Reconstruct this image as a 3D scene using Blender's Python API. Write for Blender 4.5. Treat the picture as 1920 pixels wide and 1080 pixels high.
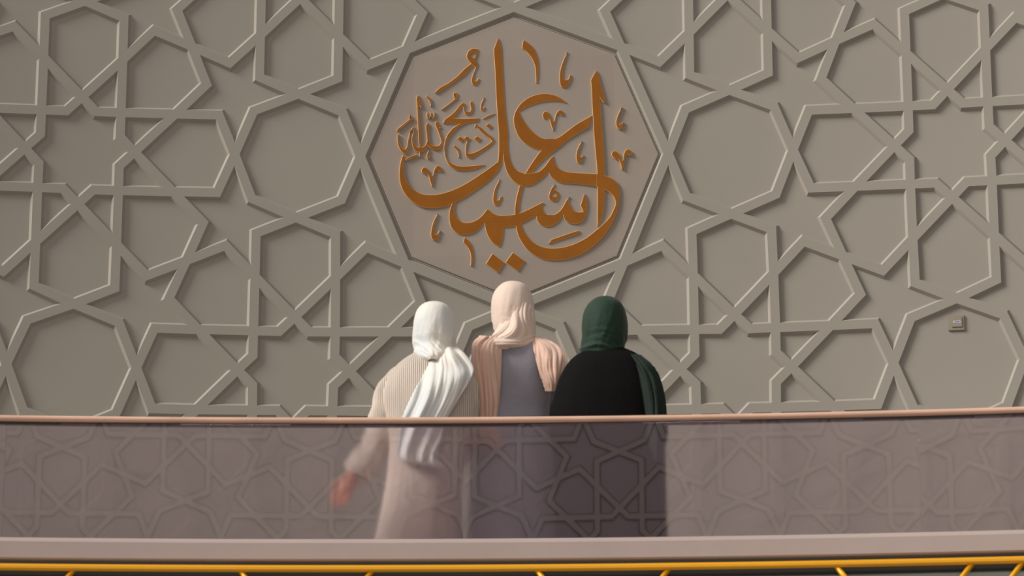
import bpy, bmesh, math, random
from mathutils import Vector, Matrix, Euler, noise
from math import sin, cos, pi, radians, sqrt, atan2
import numpy as np

for _o in list(bpy.data.objects): bpy.data.objects.remove(_o)
SC = bpy.context.scene
COL = SC.collection
random.seed(7)

# ------------------------------------------------------------------ camera, world, lights
P = 1.15                                   # pitch of the carved star lattice in metres
FPX, PITCH, YAW, ROLL = 6269.445, 0.2884039, 0.0199405, 0.0012810
CX, CY, CZ, K = 0.281599, -14.636018, -4.982446, 0.06249798
RAD = 1 / K                                # wall radius in lattice units
SY = 1.0348443
CAMZ = 1.6
def rot3(p, y, r):
    Rx = Matrix.Rotation(p, 3, 'X'); Rz = Matrix.Rotation(y, 3, 'Z'); Ry = Matrix.Rotation(r, 3, 'Y')
    return Rz @ Rx @ Ry
RM = rot3(PITCH, YAW, ROLL)
CAM = Vector((CX * P, 0, CAMZ))
cam = bpy.data.cameras.new('camera'); camo = bpy.data.objects.new('camera', cam); COL.objects.link(camo)
camo.matrix_world = Matrix.Translation(CAM) @ Matrix((( RM[0][0], RM[0][2], -RM[0][1]), (RM[1][0], RM[1][2], -RM[1][1]), (RM[2][0], RM[2][2], -RM[2][1]))).to_4x4()
cam.sensor_width = 36; cam.lens = FPX * 36 / 1920; cam.clip_start = .1; cam.clip_end = 200
cam.dof.use_dof = True; cam.dof.focus_distance = 18.0; cam.dof.aperture_fstop = 5.0
SC.camera = camo
SC.view_settings.view_transform = 'Standard'; SC.view_settings.look = 'None'
SC.view_settings.gamma = 1; SC.view_settings.use_curve_mapping = False
SC.view_settings.exposure = 0.0
w = bpy.data.worlds.new('world'); SC.world = w; w.use_nodes = True
w.node_tree.nodes['Background'].inputs[0].default_value = (1.0, .95, .90, 1)
w.node_tree.nodes['Background'].inputs[1].default_value = .16
def sun(name, d, energy, angle, col):
    l = bpy.data.lights.new(name, 'SUN'); l.energy = energy; l.angle = radians(angle); l.color = col
    o = bpy.data.objects.new(name, l); COL.objects.link(o)
    o.rotation_euler = Vector(d).to_track_quat('Z', 'Y').to_euler(); o.location = (Vector(d) * 30)
    return o
sun('skylight_sun', (-.77, -.29, .57), 3.4, 22, (1.0, .96, .90))
al = bpy.data.lights.new('overhead_fill', 'AREA'); al.energy = 400; al.shape = 'RECTANGLE'; al.size = 14; al.size_y = 10; al.color = (1, .97, .93)  # unseen overhead fill, added to brighten both carved walls
ao = bpy.data.objects.new('overhead_fill', al); COL.objects.link(ao); ao.location = (0, 4, 17)
bl = bpy.data.lights.new('low_front_fill', 'AREA'); bl.energy = 330; bl.shape = 'RECTANGLE'; bl.size = 9; bl.size_y = 2.5; bl.color = (1, .93, .86)  # added fill lamp, unseen behind the camera, brightens the lower wall and figures
bo = bpy.data.objects.new('low_front_fill', bl); COL.objects.link(bo); bo.location = (0, -2, 2.2); bo.rotation_euler = (radians(108), 0, 0)

def at(px, py, Y):
    """point of the sight line through an image position, at world depth Y"""
    D = RM @ Vector(((px - 960) / FPX, 1, -(py - 540) / FPX)); t = Y / D.y
    return Vector((CAM.x + t * D.x, Y, CAM.z + t * D.z))

# ------------------------------------------------------------------ materials
def lin(c): return tuple(((v / 255) / 12.92 if v / 255 <= .04045 else ((v / 255 + .055) / 1.055) ** 2.4) for v in c) + (1,)
def mat(name, rgb, rough=.6, metal=0, noise=0, nscale=8, bump=0, bscale=60, spec=.5, sheen=0, rgb2=None, kind='noise', stretch=None):
    m = bpy.data.materials.new(name); m.use_nodes = True; nt = m.node_tree; b = nt.nodes['Principled BSDF']
    b.inputs['Base Color'].default_value = lin(rgb); b.inputs['Roughness'].default_value = rough
    b.inputs['Metallic'].default_value = metal; b.inputs['Specular IOR Level'].default_value = spec
    if sheen: b.inputs['Sheen Weight'].default_value = sheen
    tc = nt.nodes.new('ShaderNodeTexCoord'); mp = nt.nodes.new('ShaderNodeMapping'); nt.links.new(tc.outputs['Object'], mp.inputs[0])
    if stretch: mp.inputs['Scale'].default_value = stretch
    if noise or rgb2:
        n = nt.nodes.new('ShaderNodeTexNoise'); n.inputs['Scale'].default_value = nscale; n.inputs['Detail'].default_value = 5
        r = nt.nodes.new('ShaderNodeValToRGB'); c = lin(rgb); c2 = lin(rgb2) if rgb2 else tuple(v * (1 - noise) for v in c[:3]) + (1,)
        r.color_ramp.elements[0].position = .35; r.color_ramp.elements[1].position = .65
        r.color_ramp.elements[0].color = c; r.color_ramp.elements[1].color = c2
        nt.links.new(mp.outputs[0], n.inputs['Vector']); nt.links.new(n.outputs['Fac'], r.inputs[0]); nt.links.new(r.outputs[0], b.inputs['Base Color'])
    if bump:
        if kind == 'wave':
            n = nt.nodes.new('ShaderNodeTexWave'); n.inputs['Scale'].default_value = bscale; n.inputs['Distortion'].default_value = .6; n.inputs['Detail'].default_value = 1
        else:
            n = nt.nodes.new('ShaderNodeTexNoise'); n.inputs['Scale'].default_value = bscale; n.inputs['Detail'].default_value = 4
        bu = nt.nodes.new('ShaderNodeBump'); bu.inputs['Strength'].default_value = bump; bu.inputs['Distance'].default_value = .01
        nt.links.new(mp.outputs[0], n.inputs['Vector']); nt.links.new(n.outputs['Fac'], bu.inputs['Height']); nt.links.new(bu.outputs[0], b.inputs['Normal'])
    return m
M = {}
M['wall'] = mat('painted_relief_wall', (170, 163, 153), .62, noise=.05, nscale=1.3, bump=.05, bscale=9, spec=.3)
M['panel'] = mat('medallion_plate_paint', (172, 159, 148), .6, noise=.04, nscale=2.2, bump=.04, bscale=12, spec=.3)
M['gold'] = mat('ochre_gold_letters', (164, 98, 14), .55, metal=.0, noise=.12, nscale=14, bump=.05, bscale=30, spec=.3)
M['goldside'] = mat('pale_letter_edge', (226, 178, 120), .5)
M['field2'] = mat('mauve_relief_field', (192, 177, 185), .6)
M['bevel2'] = mat('shade_painted_bevel', (98, 84, 94), .6)  # shading painted into the bevel colour, so straps get dark contours all round
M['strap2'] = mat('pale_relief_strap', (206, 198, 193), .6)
M['trimgold'] = mat('polished_gold_trim', (250, 178, 28), .35, metal=.25, spec=.5)
M['copper'] = mat('copper_handrail', (240, 196, 172), .42, metal=.05, noise=.15, nscale=5, stretch=(1, 1, 1))
M['channel'] = mat('dark_bronze_channel', (60, 48, 50), .5)
M['cap'] = mat('stone_parapet_cap', (186, 168, 162), .5, noise=.05, nscale=4, bump=.05, bscale=30)
M['dark'] = mat('dark_recess', (92, 92, 90), .7)
M['fascia'] = mat('grey_fascia', (150, 156, 150), .5, noise=.25, nscale=3, stretch=(1, 1, 14))
M['floor'] = mat('pale_stone_floor', (150, 140, 130), .35, noise=.1, nscale=2)
M['plate'] = mat('beige_plastic', (160, 150, 134), .45)
M['sticker'] = mat('white_sticker', (225, 225, 230), .5)
M['ink'] = mat('blue_ink', (60, 70, 110), .6)
M['skin'] = mat('skin', (205, 140, 115), .5, noise=.06, nscale=20)
M['eye'] = mat('eye', (40, 30, 25), .2)
M['knit'] = mat('cream_rib_knit', (236, 220, 204), .9, bump=.7, bscale=38, kind='wave', sheen=.3, noise=.05, nscale=6)
M['coat'] = mat('cream_cotton', (236, 220, 204), .9, bump=.2, bscale=60)
M['whitescarf'] = mat('white_scarf', (248, 240, 228), .85, sheen=.3, noise=.06, nscale=5, bump=.15, bscale=90, rgb2=(222, 226, 226))
M['peach'] = mat('peach_scarf', (230, 192, 172), .85, sheen=.3, noise=.08, nscale=6, bump=.15, bscale=90)
M['beige'] = mat('pale_pink_hijab', (238, 214, 198), .85, sheen=.3, noise=.05, nscale=6, bump=.12, bscale=80)
M['slate'] = mat('slate_grey_dress', (160, 157, 168), .85, noise=.12, nscale=5, bump=.15, bscale=70, sheen=.15)
M['green'] = mat('bottle_green_hijab', (15, 50, 33), .8, noise=.2, nscale=5, bump=.2, bscale=60, sheen=.1)
M['darkgreen'] = mat('dark_green_scarf', (15, 34, 23), .85, noise=.2, nscale=5, bump=.2, bscale=60)
M['black'] = mat('black_abaya', (15, 14, 15), .9, bump=.15, bscale=60, spec=.15)
M['shoe'] = mat('shoe_leather', (50, 40, 38), .5)

def glass_mat():
    m = bpy.data.materials.new('tinted_balustrade_glass'); m.use_nodes = True; nt = m.node_tree; nt.nodes.clear()
    N = nt.nodes.new; L = nt.links.new
    out = N('ShaderNodeOutputMaterial')
    tr = N('ShaderNodeBsdfTransparent'); tr.inputs[0].default_value = (1, .96, .98, 1)
    rf = N('ShaderNodeBsdfRefraction'); rf.inputs['Color'].default_value = (1, .96, .98, 1); rf.inputs['IOR'].default_value = 1.25; rf.inputs['Roughness'].default_value = .3
    gl = N('ShaderNodeBsdfGlossy'); gl.inputs['Color'].default_value = (1, .94, .97, 1); gl.inputs['Roughness'].default_value = .012
    ma = N('ShaderNodeMixShader'); ma.inputs[0].default_value = .7
    L(tr.outputs[0], ma.inputs[1]); L(rf.outputs[0], ma.inputs[2])
    mb = N('ShaderNodeMixShader'); mb.inputs[0].default_value = .24
    L(ma.outputs[0], mb.inputs[1]); L(gl.outputs[0], mb.inputs[2]); L(mb.outputs[0], out.inputs[0])
    return m
M['glass'] = glass_mat()

# ------------------------------------------------------------------ helpers
def link(name, me, m=None, parent=None, smooth=False):
    o = bpy.data.objects.new(name, me); COL.objects.link(o)
    if m is not None: me.materials.append(m)
    if parent: o.parent = parent; o.matrix_parent_inverse = Matrix.Translation(-parent.location)
    if smooth: me.polygons.foreach_set('use_smooth', [True] * len(me.polygons))
    return o
def mesh(name, V, F): 
    me = bpy.data.meshes.new(name); me.from_pydata([tuple(v) for v in V], [], F); me.update(); return me
def bm_obj(name, bm, m, parent=None, smooth=False):
    bmesh.ops.recalc_face_normals(bm, faces=bm.faces[:]); me = bpy.data.meshes.new(name); bm.to_mesh(me); bm.free()
    return link(name, me, m, parent, smooth)
def thing(name, label, cat, loc, group=None):
    o = bpy.data.objects.new(name, None); COL.objects.link(o); o.location = loc; o['label'] = label; o['category'] = cat; o.empty_display_size = .1
    if group: o['group'] = group
    return o
def struct(o): o['kind'] = 'structure'; return o
def add_box(bm, c, s, rot=None, bevel=0):
    r = bmesh.ops.create_cube(bm, size=1); vs = r['verts']
    for v in vs: v.co = Vector((v.co.x * s[0], v.co.y * s[1], v.co.z * s[2]))
    if bevel:
        es = list({e for v in vs for e in v.link_edges}); rr = bmesh.ops.bevel(bm, geom=es, offset=bevel, segments=2, affect='EDGES'); vs = list({v for f in rr['faces'] for v in f.verts} | {v for v in vs if v.is_valid})
    for v in vs:
        p = v.co.copy()
        if rot is not None: p = rot @ p
        v.co = p + Vector(c)
def add_tube(bm, pts, rads, n=12):
    rings = []; pts = [Vector(p) for p in pts]; up = Vector((0, 0, 1))
    for i, p in enumerate(pts):
        t = (pts[min(i + 1, len(pts) - 1)] - pts[max(i - 1, 0)]).normalized()
        a = t.cross(up if abs(t.z) < .9 else Vector((0, 1, 0))).normalized(); b = t.cross(a).normalized()
        r = rads[i] if isinstance(rads, (list, tuple)) else rads
        rings.append([bm.verts.new(p + (a * cos(2 * pi * k / n) + b * sin(2 * pi * k / n)) * r) for k in range(n)])
    for i in range(len(rings) - 1):
        for k in range(n): bm.faces.new((rings[i][k], rings[i][(k + 1) % n], rings[i + 1][(k + 1) % n], rings[i + 1][k]))
    bm.faces.new(rings[0][::-1]); bm.faces.new(rings[-1])

# ------------------------------------------------------------------ the carved star lattice
OO = 1 - sqrt(.5); LA = .182; LC = .25
WARP = np.array([[-2.0,0.25,0.0023,0.0004],[-2.25,0.0,0.0008,-0.0012],[-1.75,0.0,0.0003,-0.0021],[-2.0,-0.25,0.0019,-0.0027],[-2.182,0.182,0.001,-0.0009],[-1.818,0.182,0.0013,-0.0001],[-2.182,-0.182,-0.0044,0.0014],[-1.818,-0.182,0.0017,-0.0037],[2.0,0.25,-0.0002,0.0011],[1.75,0.0,-0.001,-0.0014],[2.25,0.0,0.0002,-0.0002],[2.0,-0.25,0.0015,-0.0028],[1.818,0.182,0.0008,0.0007],[2.182,0.182,-0.0011,0.0034],[1.818,-0.182,-0.005,0.001],[2.182,-0.182,0.0041,-0.0012],[-1.0,-0.75,-0.0006,-0.005],[-1.25,-1.0,-0.006,0.0044],[-0.75,-1.0,0.0033,0.0024],[-1.182,-0.818,-0.0046,-0.0006],[-0.818,-0.818,0.006,-0.0031],[-1.182,-1.182,0.0012,0.0046],[-0.818,-1.182,-0.0067,0.0053],[1.0,-0.75,-0.0001,-0.0086],[0.75,-1.0,-0.0005,0.0016],[1.25,-1.0,0.0037,0.0017],[0.818,-0.818,-0.0001,-0.0005],[1.182,-0.818,0.005,-0.0013],[0.818,-1.182,0.0059,0.0023],[1.182,-1.182,-0.0038,0.0024],[-1.2929,0.0,0.0043,-0.0013],[-0.7071,0.0,-0.0035,-0.0048],[-1.0,0.2929,-0.0016,-0.0061],[-1.0,-0.2929,-0.0019,-0.0012],[0.7071,0.0,0.0056,-0.0012],[1.2929,0.0,-0.0079,-0.0007],[1.0,0.2929,-0.0012,-0.0038],[1.0,-0.2929,-0.0055,0.0014],[-2.0,-0.7071,-0.0009,-0.0058],[-1.7071,-1.0,-0.0024,0.0063],[-2.2929,-1.0,0.0025,0.0088],[2.0,-0.7071,0.0041,-0.0093],[1.7071,-1.0,0.004,0.0044],[-1.5,0.5,-0.0002,0.0057],[-0.5,0.5,-0.0016,0.0045],[0.5,0.5,-0.0004,0.0103],[1.5,0.5,-0.0045,0.0082],[-1.5,-0.5,0.0019,-0.0022],[-0.5,-0.5,0.0006,-0.0045],[0.5,-0.5,0.0022,-0.0063],[1.5,-0.5,-0.0013,-0.0019]])
def warp(u, v):
    w_ = np.exp(-((WARP[:, 0] - u) ** 2 + (WARP[:, 1] - v) ** 2) / (2 * .13 ** 2)); s = w_.sum() + .15
    return u + float((w_ * WARP[:, 2]).sum() / s), v + float((w_ * WARP[:, 3]).sum() / s)
def lattice_segments(i0, i1, j0, j1, medallion):
    T = math.tan(pi / 8); t = .5 - LC / sqrt(2)
    base = [(-(1 - OO), 0), (-(1 - OO - LA * T), LA), (-(LC - LA), LA), (0, LC), (t, LC + t), (.5, .5)]
    syms = [lambda x, y: (x, y), lambda x, y: (-x, y), lambda x, y: (x, -y), lambda x, y: (-x, -y), lambda x, y: (y, x), lambda x, y: (-y, x), lambda x, y: (y, -x), lambda x, y: (-y, -x)]
    segs = []
    for i in range(i0, i1 + 1):
        for j in range(j0, j1 + 1):
            paths = []
            if (i + j) % 2:
                paths.append([(OO * cos(k * pi / 4), OO * sin(k * pi / 4)) for k in range(9)])
            elif medallion and (i, j) == (0, 0):
                paths.append([((1 - OO) * cos(k * pi / 4), (1 - OO) * sin(k * pi / 4)) for k in range(9)])
            else:
                for s in syms: paths.append([s(*p) for p in base])
            for p in paths:
                for a, b in zip(p, p[1:]): segs.append((a[0] + i, a[1] + j, b[0] + i, b[1] + j))
    return segs
def lattice_faces(segs):
    S = np.array(segs); n = len(S); cuts = [[0., 1.] for _ in range(n)]
    for i in range(n):
        p = S[i, :2]; r = S[i, 2:] - p; q = S[:, :2]; s = S[:, 2:] - q
        den = r[0] * s[:, 1] - r[1] * s[:, 0]; ok = np.abs(den) > 1e-9; den = np.where(ok, den, 1)
        d = q - p; t = (d[:, 0] * s[:, 1] - d[:, 1] * s[:, 0]) / den; uu = (d[:, 0] * r[1] - d[:, 1] * r[0]) / den
        for j in np.nonzero(ok & (t > 1e-5) & (t < 1 - 1e-5) & (uu > -1e-5) & (uu < 1 + 1e-5))[0]: cuts[i].append(float(t[j]))
    pts = []; idx = {}; adj = {}
    def key(x, y):
        k = (round(x * 2000), round(y * 2000))
        for dx in (0, -1, 1):
            for dy in (0, -1, 1):
                if (k[0] + dx, k[1] + dy) in idx: return idx[(k[0] + dx, k[1] + dy)]
        idx[k] = len(pts); pts.append((x, y)); adj[idx[k]] = set(); return idx[k]
    for i in range(n):
        c = sorted(cuts[i]); prev = None
        for t in c:
            k = key(*(S[i, :2] + t * (S[i, 2:] - S[i, :2])))
            if prev is not None and prev != k: adj[prev].add(k); adj[k].add(prev)
            prev = k
    st = [k for k in adj if len(adj[k]) < 2]
    while st:
        k = st.pop()
        for m_ in list(adj[k]): adj[m_].discard(k); adj[k].discard(m_); (st.append(m_) if len(adj[m_]) < 2 else None)
    order = {k: sorted(a, key=lambda m_: atan2(pts[m_][1] - pts[k][1], pts[m_][0] - pts[k][0])) for k, a in adj.items()}
    seen = set(); faces = []
    for a in adj:
        for b in adj[a]:
            if (a, b) in seen: continue
            loop = []; x, y = a, b
            while (x, y) not in seen:
                seen.add((x, y)); loop.append(x); o_ = order[y]; nx = o_[(o_.index(x) - 1) % len(o_)]; x, y = y, nx
            pl = [pts[k] for k in loop]
            # drop collinear points so that offsets stay clean
            ar = sum(pl[i][0] * pl[(i + 1) % len(pl)][1] - pl[(i + 1) % len(pl)][0] * pl[i][1] for i in range(len(pl))) / 2
            if ar > 1e-4 and ar < 3: faces.append(pl)
    return faces
def inset(poly, d):
    n = len(poly); out = []
    for i in range(n):
        p0, p1, p2 = Vector(poly[i - 1]), Vector(poly[i]), Vector(poly[(i + 1) % n])
        e1 = (p1 - p0).normalized(); e2 = (p2 - p1).normalized(); n1 = Vector((-e1.y, e1.x)); n2 = Vector((-e2.y, e2.x))
        bi = n1 + n2; L = 1 + n1.dot(n2); out.append(tuple(p1 + bi * (d / max(L, .15))))
    return out
HW, BEV, DEP = .0205, .0118, .0155
def cylmap(u, v, off=0.0):
    th = u * K; return Vector((P * (RAD - off) * sin(th), P * (-RAD + (RAD - off) * cos(th)) - P * CY, P * v - P * CZ + CAMZ))
def cyln(u): return Vector((-sin(u * K), -cos(u * K), 0))
MI = []
def relief(name, faces, fmap, fnorm, flip=False, skip=None):
    V = []; F = []; NR = []; mi = []
    for pl in faces:
        n = len(pl); A = inset(pl, HW); B = inset(pl, HW + BEV); base = len(V)
        for ring, off in ((pl, 0), (A, 0), (B, -DEP)):
            for (u, v) in ring: V.append(fmap(u, v, off))
        pn = [fnorm(*p) for p in pl]; an = [fnorm(*p) for p in A]; bn = [fnorm(*p) for p in B]
        def addf(ids, nn):
            if flip: ids = ids[::-1]; nn = nn[::-1]
            F.append(ids); NR.extend(nn)
        for i in range(n):
            j = (i + 1) % n
            addf([base + i, base + j, base + n + j, base + n + i], [pn[i], pn[j], an[j], an[i]]); mi += [0, 1]
            q = [base + n + i, base + n + j, base + 2 * n + j, base + 2 * n + i]
            nn = (V[q[1]] - V[q[0]]).cross(V[q[3]] - V[q[0]]).normalized()
            if flip: nn = -nn
            addf(q, [nn] * 4)
        addf([base + 2 * n + i for i in range(n)], bn); mi.append(2)
    me = mesh(name, V, F); me.polygons.foreach_set('use_smooth', [True] * len(me.polygons))
    me.normals_split_custom_set([tuple(x) for x in NR])
    MI.clear(); MI.extend(mi)
    return me

faces = [f for f in lattice_faces(lattice_segments(-4, 4, -4, 3, True)) if max(abs(p[0]) for p in f) < 3.8 and max(p[1] for p in f) < 2.9 and min(p[1] for p in f) > -3.2]
def fm(u, v, off): uu, vv = warp(u, v); return cylmap(uu, vv * SY, off)
struct(link('wall_back', relief('wall_back', faces, fm, lambda u, v: cyln(u)), M['wall']))
# solid wall body behind the relief
V = []; F = []
n = 60
for i in range(n + 1):
    u = -4.6 + 9.2 * i / n
    for off in (-.024, -.2):
        for z in (-3.12, 3.3): V.append(cylmap(u, z, off))
for i in range(n):
    a = 4 * i; b = a + 4
    F += [(a, b, b + 1, a + 1), (a + 2, a + 3, b + 3, b + 2), (a + 1, b + 1, b + 3, a + 3), (a, a + 2, b + 2, b)]
F += [(0, 1, 3, 2), (4 * n, 4 * n + 2, 4 * n + 3, 4 * n + 1)]
struct(link('trim_1', mesh('wall_core', V, F), M['wall']))

# opposite hall wall, carved the same way (what the glass mirrors)
OY = -4.3; OX, OZ = (.447, 7.01)
def om(u, v, off): return Vector((OX + u * P, OY + off * P, OZ + v * P * SY))
f2 = [f for f in lattice_faces(lattice_segments(-7, 7, -2, 3, False)) if max(abs(p[0]) for p in f) < 6.8]
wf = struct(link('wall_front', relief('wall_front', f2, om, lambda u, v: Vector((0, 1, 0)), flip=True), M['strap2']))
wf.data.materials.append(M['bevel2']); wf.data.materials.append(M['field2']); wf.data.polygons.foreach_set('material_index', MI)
bm = bmesh.new(); add_box(bm, (OX, OY - .15, 6.0), (18, .24, 12.0)); struct(bm_obj('trim_2', bm, M['wall']))

# ------------------------------------------------------------------ medallion plate and lettering
plate_r = (1 - OO) - (HW + BEV + .0095) / cos(pi / 8)
bm = bmesh.new()
ctr = None
def plate_pt(k, r, off):
    a = k * pi / 4; return fm(r * cos(a), r * sin(a), off)
med = thing('medallion_panel', 'large octagonal plate set inside the carved star lattice behind gold lettering', 'wall panel', cylmap(0, 0, -DEP))
rings = []
for r, off in ((plate_r, -DEP), (plate_r, -.0085), (plate_r - .004, -.0075)):
    rings.append([bm.verts.new(plate_pt(k, r, off)) for k in range(8)])
for a, b in zip(rings, rings[1:]):
    for k in range(8): bm.faces.new((a[k], a[(k + 1) % 8], b[(k + 1) % 8], b[k]))
bm.faces.new(rings[-1]); 
bm_obj('octagonal_plate', bm, M['panel'], med)

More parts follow.
